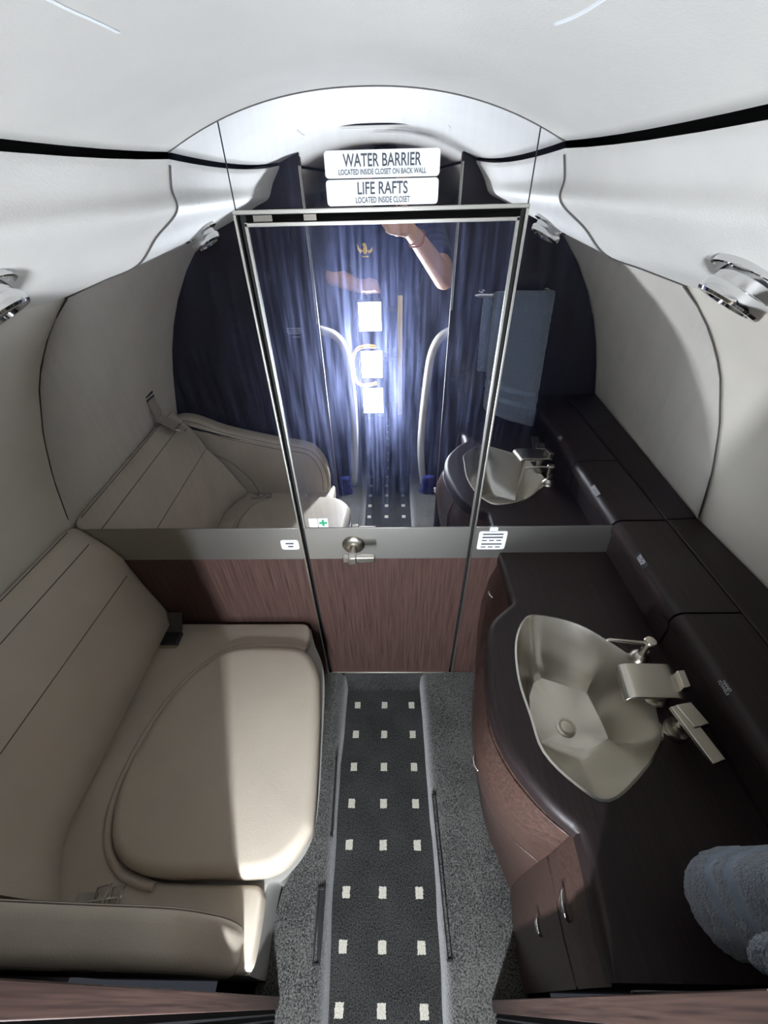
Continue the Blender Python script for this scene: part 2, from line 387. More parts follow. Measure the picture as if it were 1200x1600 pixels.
# left and right wall mirrors
t_wall = bpy.data.objects.new('wall_aft', None); C.objects.link(t_wall); t_wall.location = (0, D, 0); struct(t_wall)
def zslab(name, poly, y0, y1, mat, parent, **k):
    bm = bmesh.new(); prism(bm, poly, 1, y0, y1); return obj(name, bm, mat, parent, **k)
zslab('backing', [(-.9,.0),(.9,0),(.9,1.66),(-.9,1.66)], D+.022, D+.035, m_black, t_wall)
for s, xd, lab in ((-1, DL-.006, 'wall mirror left of the door above the grey band'), (1, DR+.006, 'wall mirror right of the door behind the sink')):
    prof = sec_poly(s*.8, xd, ZB)
    top = [(s*.25, ceil_z(.25, D)), (xd, ceil_z(xd, D))] if abs(xd) < .25 else [(xd, ceil_z(xd, D))]
    poly = prof[:-1] + top + [(xd, ZB)]
    o = zslab('wall_mirror', poly, D, D+.005, m_mirror, None); tag(o, lab, 'mirror')
    # grey band and veneer below
    zslab('grey_band', [(xd, ZM), (s*.83, ZM), (s*.83, ZB-.001), (xd, ZB-.001)], D-.0015, D+.008, m_band, t_wall, bevel=.0006)
    zslab('veneer_panel', [(xd, .0), (s*.80, .0), (s*.83, ZM-.001), (xd, ZM-.001)], D, D+.008, m_wood, t_wall)
n = 24; hx = [DL-.0058 + (DR-DL+.0116)*k/n for k in range(n+1)]
o = zslab('wall_mirror', [(x, ZT+.008) for x in hx] + [(x, ceil_z(x, D)) for x in hx[::-1]], D, D+.005, m_mirror, None); tag(o, 'arched mirror strip over the door, behind the two white signs', 'mirror')
# hidden side seams above the door: thin black joints
for x in (DL-.0058, DR+.0058): zslab('mirror_joint', [(x-.0008, ZT), (x+.0008, ZT), (x+.0008, ceil_z(x, D)), (x-.0008, ceil_z(x, D))], D-.0008, D+.004, m_black, t_wall)
# black joint around the mirror wall
jr = [(-wall_x(D, z), D-.0005, z) for z in [.83 + .52*k/16 for k in range(17)]]
g0 = gz(D); jp = [(-p.x + .0012, D-.0008, p.y - .0006) for p in spline([(q[0], q[1], 0) for q in [(.291, g0-.016), ((.291+PD[0][0])/2+.003, (g0-.016+PD[0][1])/2)] + PD], 6, False)][::-1]
bm = bmesh.new()
for q_ in (jr, jp): sweep(bm, q_, .0014, 6); sweep(bm, [(-x, y, z) for x, y, z in q_], .0014, 6)
sweep(bm, [(x, D-.0005, ceil_z(x, D)-.0022) for x in [-.287+.574*k/30 for k in range(31)]], .0013, 6); obj('edge_joint', bm, plain('grey joint', lin(70, 66, 62), .6), t_wall)

door = bpy.data.objects.new('door_1', None); C.objects.link(door); door.location = ((DL+DR)/2, D, ZD); struct(door)
zslab('door_mirror', [(DL+.009, ZB), (DR-.009, ZB), (DR-.009, ZT-.013), (DL+.009, ZT-.013)], D, D+.005, m_mirror2, door)
zslab('door_band', [(DL+.004, ZM), (DR-.004, ZM), (DR-.004, ZB-.001), (DL+.004, ZB-.001)], D-.0015, D+.006, m_band, door, bevel=.0006)
zslab('door_veneer', [(DL+.004, ZD+.004), (DR-.004, ZD+.004), (DR-.004, ZM-.001), (DL+.004, ZM-.001)], D, D+.006, m_wood, door)
bm = bmesh.new()
box(bm, (DL+.004, D-.003, ZT-.014), (DR-.004, D+.004, ZT-.0085))                    # bright edge strip of the leaf
box(bm, (DL+.004, D-.003, ZB), (DL+.009, D+.004, ZT-.008)); box(bm, (DR-.009, D-.003, ZB), (DR-.004, D+.004, ZT-.008))
box(bm, (DL+.003, D-.003, ZD), (DR-.003, D+.004, ZD+.005))
obj('leaf_edge', bm, m_frame, door, bevel=.0008)
bm = bmesh.new()
box(bm, (DL-.0105, D-.005, ZT+.002), (DR+.008, D+.004, ZT+.0078)); box(bm, (DL-.0105, D-.005, ZD), (DL-.006, D+.004, ZT+.002)); box(bm, (DR+.003, D-.005, ZD), (DR+.008, D+.004, ZT+.002))
obj('door_frame', bm, m_frame, t_wall, bevel=.001)
bm = bmesh.new(); box(bm, (DL+.02, D-.002, ZT-.007), (DL+.05, D+.003, ZT+.001)); box(bm, (DL+.10, D-.002, ZT-.007), (DL+.12, D+.003, ZT+.001)); obj('door_catch', bm, m_satin, t_wall)
# lever handle of the door
bm = bmesh.new(); lathe(bm, [(.0,0),(.030,0),(.030,.004),(.027,.007),(.020,.009),(.017,.016),(.010,.018),(0,.018)], (-.070, D-.0015, .745), (0,-1,0), 32)
hd = obj('door_handle', bm, m_satin, door, sharp=35)
bm = bmesh.new(); sweep(bm, [(-.070, D-.017, .745), (-.070, D-.05, .745)], .009, 16); obj('handle_neck', bm, m_satin, hd)
bm = bmesh.new(); box(bm, (-.094, D-.062, .735), (-.010, D-.048, .755)); box(bm, (-.080, D-.066, .732), (-.058, D-.046, .758)); obj('handle_lever', bm, m_satin, hd, bevel=.003)

# ------------------------------------------------------------------ signs, placards and stickers on the mirror wall
def rrect(x0, z0, x1, z1, r, n=5):
    out = []
    for cx, cz, a0 in ((x1-r, z1-r, 0), (x0+r, z1-r, 90), (x0+r, z0+r, 180), (x1-r, z0+r, 270)):
        for k in range(n+1):
            a = math.radians(a0 + 90*k/n); out.append((cx + r*math.cos(a), cz + r*math.sin(a)))
    return out
def placard(name, lab, cat, x0, z0, x1, z1, r=.004, y=D, th=.0015, mat=None):
    t = thing(name, lab, cat, ((x0+x1)/2, y, z0)); zslab('plate', rrect(x0, z0, x1, z1, r), y-th, y-.0001, mat or m_white, t); return t
UX, UZ = V(1,0,0), V(0,0,1)
ys_ = D-.0016
t = placard('water_barrier_sign', 'white sign reading WATER BARRIER, upper of the two signs over the door', 'sign', -.060, 1.504, .110, 1.5355, .005)
text_mesh('WATER BARRIER', .115, .0148, m_ink, t, (.025, ys_, 1.5242), UX, UZ); text_mesh('LOCATED INSIDE CLOSET ON BACK WALL', .130, .0064, m_ink, t, (.025, ys_, 1.5110), UX, UZ, 'small_lettering')
t = placard('life_rafts_sign', 'white sign reading LIFE RAFTS, lower of the two signs over the door', 'sign', -.0605, 1.471, .1095, 1.5025, .005)
text_mesh('LIFE RAFTS', .076, .0150, m_ink, t, (.025, ys_, 1.4920), UX, UZ); text_mesh('LOCATED INSIDE CLOSET', .083, .0074, m_ink, t, (.025, ys_, 1.4778), UX, UZ, 'small_lettering')
t = placard('band_placard', 'small white placard with two lines on the grey band beside the bench', 'placard', -.266, .728, -.218, .763, .007, D-.0015)
bm = bmesh.new()
for x, z, wd in ((-.242, .7505, .011), (-.2405, .7395, .007)): box(bm, (x-wd, D-.0036, z-.0026), (x+wd, D-.003, z+.0026))
obj('print', bm, m_ink, t)
t = placard('instruction_placard', 'white tabbed placard with five printed lines beside the sink counter', 'placard', .262, .724, .336, .789, .006, D-.0015)
zslab('tab', rrect(.288, .787, .309, .803, .003), D-.003, D-.0016, m_white, t)
bm = bmesh.new()
for i, (z, segs) in enumerate(((.779, 1), (.768, 1), (.757, 3), (.744, 1), (.733, 3))):
    if segs == 1: box(bm, (.272, D-.0036, z-.0024), (.326, D-.003, z+.0024))
    else:
        for q in range(3): box(bm, (.272+.019*q, D-.0036, z-.0018), (.285+.019*q, D-.003, z+.0018))
obj('print', bm, m_ink, t)
o = zslab('blank_sticker', rrect(-.180, .8065, -.158, .8355, .002), D-.0008, D-.0001, m_white, None); tag(o, 'blank white sticker at the lower left corner of the door mirror', 'sticker')
t = placard('first_aid_sticker', 'white sticker with a green cross at the lower left of the door mirror', 'sticker', -.156, .8065, -.131, .8355, .002, D, .0008)
bm = bmesh.new(); box(bm, (-.1465, D-.0012, .8105), (-.1405, D-.0008, .8315)); box(bm, (-.154, D-.00125, .8175), (-.133, D-.00085, .8245)); obj('cross', bm, m_green, t)

# ------------------------------------------------------------------ forward partition (the camera stands in its doorway)
def jamb(s, xj, nm):
    root = bpy.data.objects.new(nm, None); C.objects.link(root); root.location = (xj, P, 0); struct(root)
    def poly(zs_, lo=0.0):
        return [(xj, lo)] + [(xj, min(1.60, ceil_z(xj, P)+.01))] + [(s*.285, gz(P)+.01), (s*.30, 1.53), (s*.345, 1.478), (s*.43, 1.44), (s*.59, 1.362)] + [(s*wall_x(P, z), z) for z in [1.36 - 1.36*k/16 for k in range(17)]]
    pl = poly(0)
    zslab('panel', pl, P, -.010, m_part, root)
    zslab('panel', [(x + s*.025*(abs(x - xj) < .001), z) for x, z in pl], -.060, -.042, m_part, root)
    a, b = (xj, xj + s*.004)
    box_ = lambda y0, y1, z0, z1, x0=min(a, b), x1=max(a, b): BOX((x0, y0, z0), (x1, y1, z1))
    x0, x1 = sorted((xj - s*.003, xj + s*.001))
    obj('jamb_lining', BOX((x0, -.0105, 0), (x1, P+.001, 1.56)), m_jamb, root, bevel=.001)
    obj('pocket_slot', BOX((min(xj + s*.006, xj+s*.01), -.042, 0), (max(xj + s*.006, xj+s*.01), -.0102, 1.56)), m_black, root)
    bm = bmesh.new()
    for k in range(3): box(bm, (min(xj+s*.001, xj+s*.006), -.019-.008*k, 0), (max(xj+s*.001, xj+s*.006), -.0165-.008*k, 1.55))
    obj('pocket_strip', bm, m_blackp, root)
    bm = bmesh.new(); box(bm, (min(xj + s*.021, xj+s*.025), -.061, .1), (max(xj + s*.021, xj+s*.025), -.041, 1.55)); obj('edge_trim', bm, m_frame, root, bevel=.0015)
    bm = bmesh.new(); box(bm, (min(xj - s*.0036, xj+s*.004), P, 1.14 if s > 0 else 1.10), (max(xj - s*.0036, xj+s*.004), P+.001, 1.54)); obj('corner_trim', bm, m_frame, root, bevel=.001)
    return root
jl = jamb(-1, JL, 'wall_forward_left'); jr_ = jamb(1, JR, 'wall_forward_right')
# small placard print on the left leaf, latch on the right leaf
bm = bmesh.new()
for k in range(4): box(bm, (-.347+.004*(k == 3), P+.0002, 1.088-.006*k), (-.292-.006*(k == 3), P+.0006, 1.0905-.006*k))
box(bm, (-.330, P+.0002, 1.058), (-.300, P+.0006, 1.0605))
tag(obj('printed_notice', bm, m_pale), 'tiny pale printed notice on the dark partition beside the doorway', 'notice')
t = thing('pocket_door_latch', 'black latch plate with lever on the partition beside the hanging towel', 'latch', (.325, P, .86))
bm = bmesh.new(); prism(bm, rrect(.300, .835, .352, .925, .012), 1, P, P+.001); obj('plate', bm, m_blackp, t, bevel=.001)
bm = bmesh.new(); box(bm, (.262, P+.001, .888), (.330, P+.004, .900)); box(bm, (.318, P+.001, .885), (.330, P+.004, .903)); obj('lever', bm, m_blackp, t, bevel=.002)
# cabin behind the partition
bm = bmesh.new(); prism(bm, [(-.9,0),(.9,0),(.9,1.66),(-.9,1.66)], 1, YB, YB-.02); struct(obj('wall_cabin', bm, m_side))

# ------------------------------------------------------------------ ceiling lamp (flush, over the doorway) and cabin lamp
t = thing('ceiling_lamp', 'slim flush lamp, switched off, set in the white headliner over the aisle', 'ceiling lamp', (0, .25, 1.6))
bm = bmesh.new(); prism(bm, rrect(-.14, .225, .14, .28, .012), 2, ceil_z(0, .25)-.006, ceil_z(0, .25)); obj('bezel', bm, m_head, t, bevel=.002)
bm = bmesh.new(); prism(bm, rrect(-.12, .238, .12, .268, .008), 2, ceil_z(0, .25)-.0068, ceil_z(0, .25)-.005); obj('diffuser', bm, m_side, t)
bm = bmesh.new(); sweep(bm, [(x, y, ceil_z(0, .25)-.0045) for x, y in rrect(-.1415, .2235, .1415, .2815, .013)], .0018, 6, True); obj('shadow_joint', bm, m_blackp, t)

# ------------------------------------------------------------------ reading lights
def reading_light(s, y, lab):
    t = thing('reading_light', lab, 'reading light', (s*.40, y, 1.41))
    u = (D-y)/(D-P); fc = [(a[0]*(1-u)+b[0]*u, a[1]*(1-u)+b[1]*u) for a, b in zip(PD, PP)]
    p0 = Vector((s*fc[2][0], y, fc[2][1])); p1 = Vector((s*fc[1][0], y, fc[1][1])); sl = (p0-p1).normalized(); nr = Vector((-sl.z*s, 0, sl.x*s)); 
    if nr.x*s > 0: nr = -nr
    nr = Vector((-s*.45, 0, -.89)); sl = Vector((s*.89, 0, -.45)); c = Vector((s*.395, y, 1.417))
    yv = Vector((0, 1, 0)); bm = bmesh.new()
    rings = []
    for r, h in ((.040, -.006), (.040, .0015), (.037, .002), (.032, -.006), (.0, -.008)):
        rings.append([c + (sl*math.cos(2*math.pi*k/32) + yv*1.15*math.sin(2*math.pi*k/32))*max(r, .0005) + nr*h for k in range(32)])
    loft(bm, rings); obj('socket', bm, m_chrome, t, sharp=30)
    bm = bmesh.new(); ax = (nr + yv*.06).normalized()
    lathe(bm, [(.0,-.01),(.029,-.01),(.030,.008),(.0335,.009),(.035,.012),(.035,.020),(.033,.0225),(.025,.0225),(.023,.018),(0,.017)], c + nr*.004, ax, 32); h_ = obj('lamp_head', bm, m_chrome, t, sharp=30)
    bm = bmesh.new(); lathe(bm, [(0,.0172),(.022,.0172),(.022,.0190),(0,.020)], c + nr*.004, ax, 24); obj('lens', bm, m_blackp, h_)
reading_light(-1, .465, 'chrome swivel reading light in the overhead panel above the bench')
reading_light(1, .462, 'chrome swivel reading light in the overhead panel above the sink counter')

# ------------------------------------------------------------------ bench with padded lid
bench = thing('toilet_bench', 'taupe leather side bench with a padded lid cushion beside the aisle', 'bench seat', (-.45, .4, 0))
front_t = spline([(-.235,.775,0),(-.215,.72,0),(-.172,.62,0),(-.153,.44,0),(-.146,.245,0),(-.195,.165,0),(-.232,.150,0),(-.236,.03,0)], 6, False)
front_b = spline([(-.235,.775,0),(-.225,.72,0),(-.212,.62,0),(-.205,.48,0),(-.222,.31,0),(-.262,.205,0),(-.272,.185,0),(-.270,.03,0)], 6, False)
def base_ring(pts, z): return [(p.x, p.y, z) for p in pts] + [(-.68, .03, z), (-.68, .775, z)]
mid = [a*.75 + b*.25 for a, b in zip(front_t, front_b)]
bm = bmesh.new(); loft(bm, [base_ring(front_b, 0.0), base_ring([a*.3+b*.7 for a, b in zip(front_t, front_b)], .16), base_ring(mid, .30), base_ring(front_t, .372)]); obj('base', bm, m_seatlight, bench)
so = [(-.240,.776),(-.226,.735),(-.232,.690),(-.262,.668),(-.34,.672),(-.45,.672),(-.512,.60),(-.566,.50),(-.602,.35),(-.583,.232),(-.53,.175),(-.45,.152),(-.30,.150),(-.232,.150),(-.229,.09),(-.231,.03),(-.5,.03),(-.72,.03),(-.74,.4),(-.73,.776),(-.5,.776)]
# surround: flat upholstered frame, its inner edge hugging the lid
def rsmooth(pts, r=.012, n=4):
    out = []
    for i, p in enumerate(pts):
        a, b, c = Vector(pts[i-1]), Vector(p), Vector(pts[(i+1) % len(pts)]); d1 = min(r, (a-b).length*.4); d2 = min(r, (c-b).length*.4)
        s0 = b + (a-b).normalized()*d1; s1 = b + (c-b).normalized()*d2
        for k in range(n+1):
            t_ = k/n; out.append(s0*(1-t_)**2 + b*2*t_*(1-t_) + s1*t_*t_)
    return out
bm = bmesh.new(); pts = rsmooth(so[:14] + so[14:], .02)
r1 = inset(pts, .006); loft(bm, [[(p.x, p.y, .360) for p in pts], [(p.x, p.y, .396) for p in pts], [(p.x, p.y, .402) for p in inset(pts, .003)], [(p.x, p.y, .404) for p in inset(pts, .008)]])
obj('seat_surround', bm, m_seat, bench, sharp=50)
lid_o = [(-.445,.668),(-.330,.676),(-.235,.665),(-.185,.61),(-.166,.53),(-.152,.40),(-.143,.27),(-.150,.225),(-.190,.178),(-.240,.160),(-.32,.158),(-.45,.158),(-.530,.180),(-.582,.238),(-.603,.345),(-.578,.500),(-.525,.605)]
lid_s = [Vector((p.x, p.y)) for p in spline([(x, y, 0) for x, y in lid_o], 6)]
bm = bmesh.new(); pillow(bm, lid_s, .382, .440, .024, .006); lid = obj('lid_cushion', bm, m_seat, bench, sharp=60)
bm = bmesh.new(); pp = [(p.x, p.y, .4065) for p in inset(lid_s, -.0135)]; sweep(bm, pp[66:] + pp[:13], .0085, 10); obj('piping', bm, m_seat, bench)
bm = bmesh.new(); sweep(bm, [(p.x, p.y, .4245) for p in inset(lid_s, .0032)], .0011, 6, True); obj('seam', bm, m_seam, lid)
# backrest
def back_prof(y):
    t_ = (D - y) / .67; dx = -.035*t_; e = .055 * max(0, (.24-y)/.12)**1.6; e = min(e, .06)
    return [(-.720+e,.372),(-.690+dx*.1+e,.403),(-.672+dx*.1+e,.428),(-.682+dx*.3+e*.8,.49),(-.700+dx*.5+e*.5,.58),(-.712+dx*.7,.655),(-.716+dx,.702),(-.735+dx,.742),(-.760+dx*.9,.778),(-.785+dx*.8,.808),(-.796+dx*.8,.820),(-.802+dx*.8,.822),(-.806+dx*.8,.81),(-.806+dx*.8,.40),(-.79+dx*.8,.372)]
def back_pt(y, i, off=0):
    a = back_prof(y); p = a[i]; return (p[0] + off, y, p[1] + off*.6)
bm = bmesh.new(); yb = [D-.002, D-.006, D-.012, D-.03] + [.70 - .06*k for k in range(10)] + [.115]
rings = []
for y in yb:
    e = max(0, 1 - (D-.002-y)/.028); q = back_prof(y); cx_, cz_ = -.76, .6
    rings.append([(x + (cx_-x)*.10*e*e, y, z + (cz_-z)*.05*e*e) for x, z in q])
loft(bm, rings); back = obj('backrest', bm, m_seat, bench, sharp=80)
bm = bmesh.new()
for i in (10, 8, 5): sweep(bm, [back_pt(y, i, .0003) for y in yb[3:]], .0013, 6)
obj('seam', bm, m_seam, back)
# arm bolster at the forward end
arm_o = [(-.862,.765),(-.825,.779),(-.765,.772),(-.655,.723),(-.53,.687),(-.43,.662),(-.34,.645),(-.290,.617),(-.254,.550),(-.245,.475),(-.250,.405)]
arm_s = [(p.x, p.y) for p in spline([(x, z, 0) for x, z in arm_o], 4, False)] + [(-.272,.372),(-.6,.372),(-.85,.372)]
pts = [Vector(p) for p in arm_s]
def arm_ring(d, y): return [(p.x, y, p.y) for p in inset(pts, d)]
bm = bmesh.new(); R = .022; L = []
for k in range(7):
    a = k/6*math.pi/2; L.append((R*(1-math.sin(a)), .024 + R*(1-math.cos(a))))
for k in range(7):
    a = k/6*math.pi/2; L.append((R*(1-math.cos(a)), .094 - R + R*math.sin(a)))
loft(bm, [arm_ring(d, y) for d, y in L]); arm = obj('armrest', bm, m_seat, bench, sharp=60)
bm = bmesh.new()
for dd, yy in ((.030, .0945), (.010, .0905), (.012, .0275)):
    q = inset(pts, dd); sweep(bm, [(p.x, yy, p.y) for p in q[2:-3]], .0011, 6)
obj('seam', bm, m_seam, arm)
bm = bmesh.new(); q = spline([(-.835,.0955,.55),(-.775,.0955,.60),(-.726,.0955,.613),(-.66,.0955,.57),(-.60,.0955,.49),(-.57,.0955,.41)], 6, False); sweep(bm, q, .0011, 6); obj('inner_seam', bm, m_seam, arm)
# belts
t = thing('seat_belt_buckle', 'dark webbing belt end with buckle at the aft corner of the bench', 'seat belt', (-.66, .735, .405))
bm = bmesh.new(); loft(bm, [[(x, y, z + dz) for x, dz in ((-.685, 0), (-.632, 0), (-.632, .003), (-.685, .003))] for y, z in ((.778, .455), (.762, .440), (.748, .418), (.735, .410), (.705, .409))]); obj('webbing', bm, plain('dark webbing', lin(70, 64, 60), .7, bump=(300, .5)), t)
bm = bmesh.new(); box(bm, (-.692, .688, .406), (-.626, .735, .420)); obj('buckle', bm, m_blackp, t, bevel=.005)
bm = bmesh.new(); box(bm, (-.690, .683, .406), (-.628, .690, .417)); obj('buckle_edge', bm, m_satin, t, bevel=.002)
t = thing('seat_belt_tongue', 'chrome belt tongue lying on the bench beside the armrest', 'seat belt', (-.545, .125, .405))
bm = bmesh.new(); box(bm, (-.600, .098, .404), (-.560, .135, .409)); obj('webbing', bm, m_web, t, bevel=.001)
bm = bmesh.new()
for x0, x1 in ((-.563,-.540), (-.532,-.512)): sweep(bm, [(x0,.108,.412),(x1,.112,.418),(x1+.006,.146,.420),(x0+.002,.142,.414)], .0028, 8, True)
sweep(bm, [(-.575,.12,.412),(-.505,.128,.416)], .003, 8); obj('tongue', bm, m_chrome, t)
t = thing('shoulder_strap', 'grey webbing strap hanging from a wall slot onto the bench back', 'strap', (-.80, .27, .83))
xw = lambda y, z: -wall_x(y, z)
yS = .235
bm = bmesh.new(); P0 = [(xw(yS,.925)+.004,.925),(xw(yS,.90)+.008,.900),(xw(yS,.88)+.018,.872),(-.812,.85),(-.795,.838),(-.775,.825),(-.755,.808)]
loft(bm, [[(x, yS-.024-.010*i/6, z), (x, yS+.024-.010*i/6, z), (x+.0026, yS+.024-.010*i/6, z+.0014), (x+.0026, yS-.024-.010*i/6, z+.0014)] for i, (x, z) in enumerate(P0)]); obj('webbing', bm, m_web, t)
bm = bmesh.new()
for dz in (0, .014): obox(bm, (xw(yS,.93)+.003, yS, .927+dz), V(.002,0,-.001), V(0,.025,0), V(.001,0,.0028))
obj('wall_slot', bm, m_blackp, t, bevel=.0008)
bm = bmesh.new(); sweep(bm, [(-.757,yS-.034,.812),(-.757,yS+.016,.812),(-.735,yS+.004,.796),(-.735,yS-.022,.796)], .003, 8, True); obj('hook', bm, m_chrome, t)

# ------------------------------------------------------------------ vanity cabinet
LV = [(.675, [(.335,.780),(.331,.625),(.272,.560),(.230,.384),(.244,.295),(.287,.222),(.326,.180),(.325,.128),(.320,.069),(.320,.020)]),
      (.60, [(.314,.780),(.310,.625),(.250,.555),(.207,.375),(.214,.280),(.258,.216),(.320,.177),(.318,.128),(.316,.070),(.316,.020)]),
      (.50, [(.306,.780),(.303,.635),(.250,.560),(.216,.380),(.226,.285),(.264,.222),(.320,.180),(.318,.128),(.316,.070),(.316,.020)]),
      (.38, [(.308,.780),(.305,.640),(.262,.560),(.240,.380),(.250,.290),(.282,.230),(.321,.185),(.319,.128),(.317,.070),(.317,.020)]),
      (.20, [(.325,.780),(.315,.650),(.286,.560),(.275,.385),(.285,.300),(.306,.240),(.326,.190),(.322,.128),(.319,.070),(.319,.020)]),
      (.04, [(.340,.780),(.322,.660),(.298,.560),(.294,.385),(.304,.300),(.318,.250),(.333,.190),(.326,.128),(.322,.070),(.322,.020)])]
def van_pt(i, z, off=0):
    for (za, a), (zb, b) in zip(LV[:-1], LV[1:]):
        if zb <= z <= za: t_ = (z-za)/(zb-za); break
    else: t_, a, b = (0, LV[0][1], LV[0][1]) if z > LV[0][0] else (1, LV[-1][1], LV[-1][1])
    r = [(p[0]*(1-t_)+q[0]*t_, p[1]*(1-t_)+q[1]*t_) for p, q in zip(a, b)]
    if off: r2 = r + [(.7, .020), (.7, .780)]; r = [(p.x, p.y) for p in inset([Vector(p) for p in r2], -off)][:len(r)]
    lo = int(math.floor(i)); f = i - lo; hi = min(lo+1, len(r)-1)
    return (r[lo][0]*(1-f) + r[hi][0]*f, r[lo][1]*(1-f) + r[hi][1]*f, z)
def smooth_front(z, off=0):          # rounded front line of the cabinet
    a = [Vector(van_pt(i, z, off)) for i in range(10)]
    return [a[0], a[1]] + spline(a[1:7], 5, False)[1:] + a[7:]
van = thing('vanity_cabinet', 'dark veneer vanity cabinet with a bulging front under the sink', 'cabinet', (.5, .4, 0))
zl = [.675, .64, .60, .55, .50, .44, .38, .29, .20, .12, .04, -.0]
bm = bmesh.new(); loft(bm, [[(p.x, p.y, z) for p in smooth_front(max(z, .04))] + [(.69,.020,z),(.69,.780,z)] for z in zl], True, False); obj('body', bm, m_woodx, van, sharp=35)
def skin_patch(name, i0, i1, z0, z1, mat, off=.003, parent=van):
    bm = bmesh.new(); ni = max(2, int((i1-i0)*6)); nz = 6
    fr = lambda z, o: [Vector(p) for p in smooth_front(z, o)]
    def at(i, z, o):
        a = fr(z, o); return a[i]
    rows = []
    for k in range(nz+1):
        z = z0 + (z1-z0)*k/nz; a = fr(z, off); b = fr(z, off-.006)
        rows.append([tuple(p) for p in a[i0:i1+1]] + [tuple(p) for p in b[i0:i1+1]][::-1])
    loft(bm, rows); return obj(name, bm, mat, parent, sharp=35, bevel=.0008, seg=2)
def pull(p, dirv, out, parent, L=.034):
    p, d, o = Vector(p), Vector(dirv).normalized(), Vector(out).normalized(); bm = bmesh.new()
    sweep(bm, [p + d*(-L/2) - o*.001, p + d*(-L/2*.8) + o*.0025, p + d*(-L*.2) + o*.005, p + d*(L*.2) + o*.005, p + d*(L/2*.8) + o*.0025, p + d*(L/2) - o*.001], [.0015,.0034,.0045,.0045,.0034,.0015], 10); obj('pull', bm, m_chrome, parent)
d1 = skin_patch('drawer', 8, 26, .46, .66, m_woodx); pull((.203,.315,.575), (0,1,-.2), (-1,0,0), d1, .030)
d2 = skin_patch('door', 8, 26, .09, .452, m_woodx)
d3 = skin_patch('drawer', 26, 29, .53, .674, m_woodx); pull((.311,.105,.588), (0,1,.25), (-1,0,0), d3, .040)
d4 = skin_patch('door', 26, 29, .09, .522, m_woodx); pull((.311,.098,.392), (0,1,.1), (-1,0,0), d4, .030)
d5 = skin_patch('drawer', 0, 1, .46, .668, m_woodx); pull((.306,.718,.615), (0,1,-.1), (-1,0,0), d5, .026)
# worktop with the basin cut-out
wt_o = [(.325,.784),(.322,.640),(.322,.618),(.300,.600),(.261,.562),(.238,.50),(.221,.384),(.235,.292),(.280,.215),(.322,.173),(.320,.128),(.312,.069),(.312,.020),(.80,.020),(.80,.784)]
sink_o = [(.371,.577),(.452,.554),(.510,.505),(.548,.452),(.540,.385),(.528,.337),(.514,.304),(.453,.253),(.384,.215),(.340,.238),(.301,.287),(.295,.348),(.291,.424),(.305,.505),(.336,.562)]
sink_s = [Vector((p.x, p.y)) for p in spline([(x, y, 0) for x, y in sink_o], 4)]
wt = rsmooth(wt_o[:7], .012, 3)[4:] if False else [Vector(p) for p in wt_o]
wt_s = [Vector(p) for p in wt_o[:2]] + [Vector((p.x, p.y)) for p in spline([(x, y, 0) for x, y in wt_o[2:10]], 4, False)] + [Vector(p) for p in wt_o[10:]]
bm = bmesh.new(); rr = .016
def ringv(pts, z): return [bm.verts.new((p.x, p.y, z)) for p in pts]
def shift_front(pts, d):           # round only the aisle edge; back and ends stay put
    a = inset(pts, d); return [Vector((q.x if p.x < .6 else p.x, q.y if (p.x < .6 and .03 < p.y < .775) else p.y)) for p, q in zip(pts, a)]
rings = [ringv(wt_s, .676)]
for k in range(7):
    a = k/6*math.pi/2; rings.append(ringv(shift_front(wt_s, rr*(1-math.cos(a))), .71 - rr + rr*math.sin(a)))
for a, b in zip(rings[:-1], rings[1:]):
    for i in range(len(a)): bm.faces.new((a[i], a[(i+1) % len(a)], b[(i+1) % len(a)], b[i]))
hole = ringv(sink_s, .71); hole2 = ringv(sink_s, .676)
for i in range(len(hole)): bm.faces.new((hole[i], hole[i-1], hole2[i-1], hole2[i]))
def edges(r): return [bm.edges.get((r[i-1], r[i])) or bm.edges.new((r[i-1], r[i])) for i in range(len(r))]
bmesh.ops.triangle_fill(bm, use_beauty=True, use_dissolve=False, edges=edges(rings[-1]) + edges(hole))
o = obj('vanity_worktop', bm, m_worktop, None, sharp=30); tag(o, 'near black vanity worktop with rounded aisle edge around the steel basin', 'worktop')
# basin
basin = thing('sink_basin', 'brushed steel faceted wash basin set in the dark worktop', 'sink', (.42, .39, .55))
bot = [(.392,.505),(.440,.487),(.487,.468),(.491,.440),(.494,.415),(.496,.390),(.496,.368),(.462,.352),(.428,.337),(.388,.347),(.352,.358),(.347,.390),(.344,.425),(.352,.460),(.370,.492)]
bot_s = [Vector(bot[i]).lerp(Vector(bot[(i+1) % 15]), k/4) for i in range(15) for k in range(4)]
bm = bmesh.new(); rings = [[(p.x, p.y, .711) for p in inset(sink_s, -.003)], [(p.x, p.y, .7125) for p in inset(sink_s, .001)], [(p.x, p.y, .706) for p in inset(sink_s, .003)]]
for k, zc in ((.05, .690), (.30, .648), (.60, .604), (.86, .571), (1, .562)):
    rings.append([((p.x*(1-k) + q.x*k), (p.y*(1-k) + q.y*k), zc) for p, q in zip(inset(sink_s, .004), bot_s)])
c = Vector((.415, .392))
for k in (.75, .45, .16): rings.append([(c.x + (q.x-c.x)*k, c.y + (q.y-c.y)*k, .560 - .003*(1-k)) for q in bot_s])
loft(bm, rings, True, False); bm.verts.ensure_lookup_table(); bm.faces.new([bm.verts[i] for i in range(len(bm.verts)-len(sink_s), len(bm.verts))]); obj('bowl', bm, m_steel, basin, sharp=24)
bm = bmesh.new(); lathe(bm, [(0,-.002),(.021,-.002),(.021,.002),(.016,.003),(.014,.001),(.013,.001),(.012,.004),(0,.0045)], (.415,.392,.5585), (0,0,1), 32); obj('drain', bm, m_satin, basin, sharp=30)
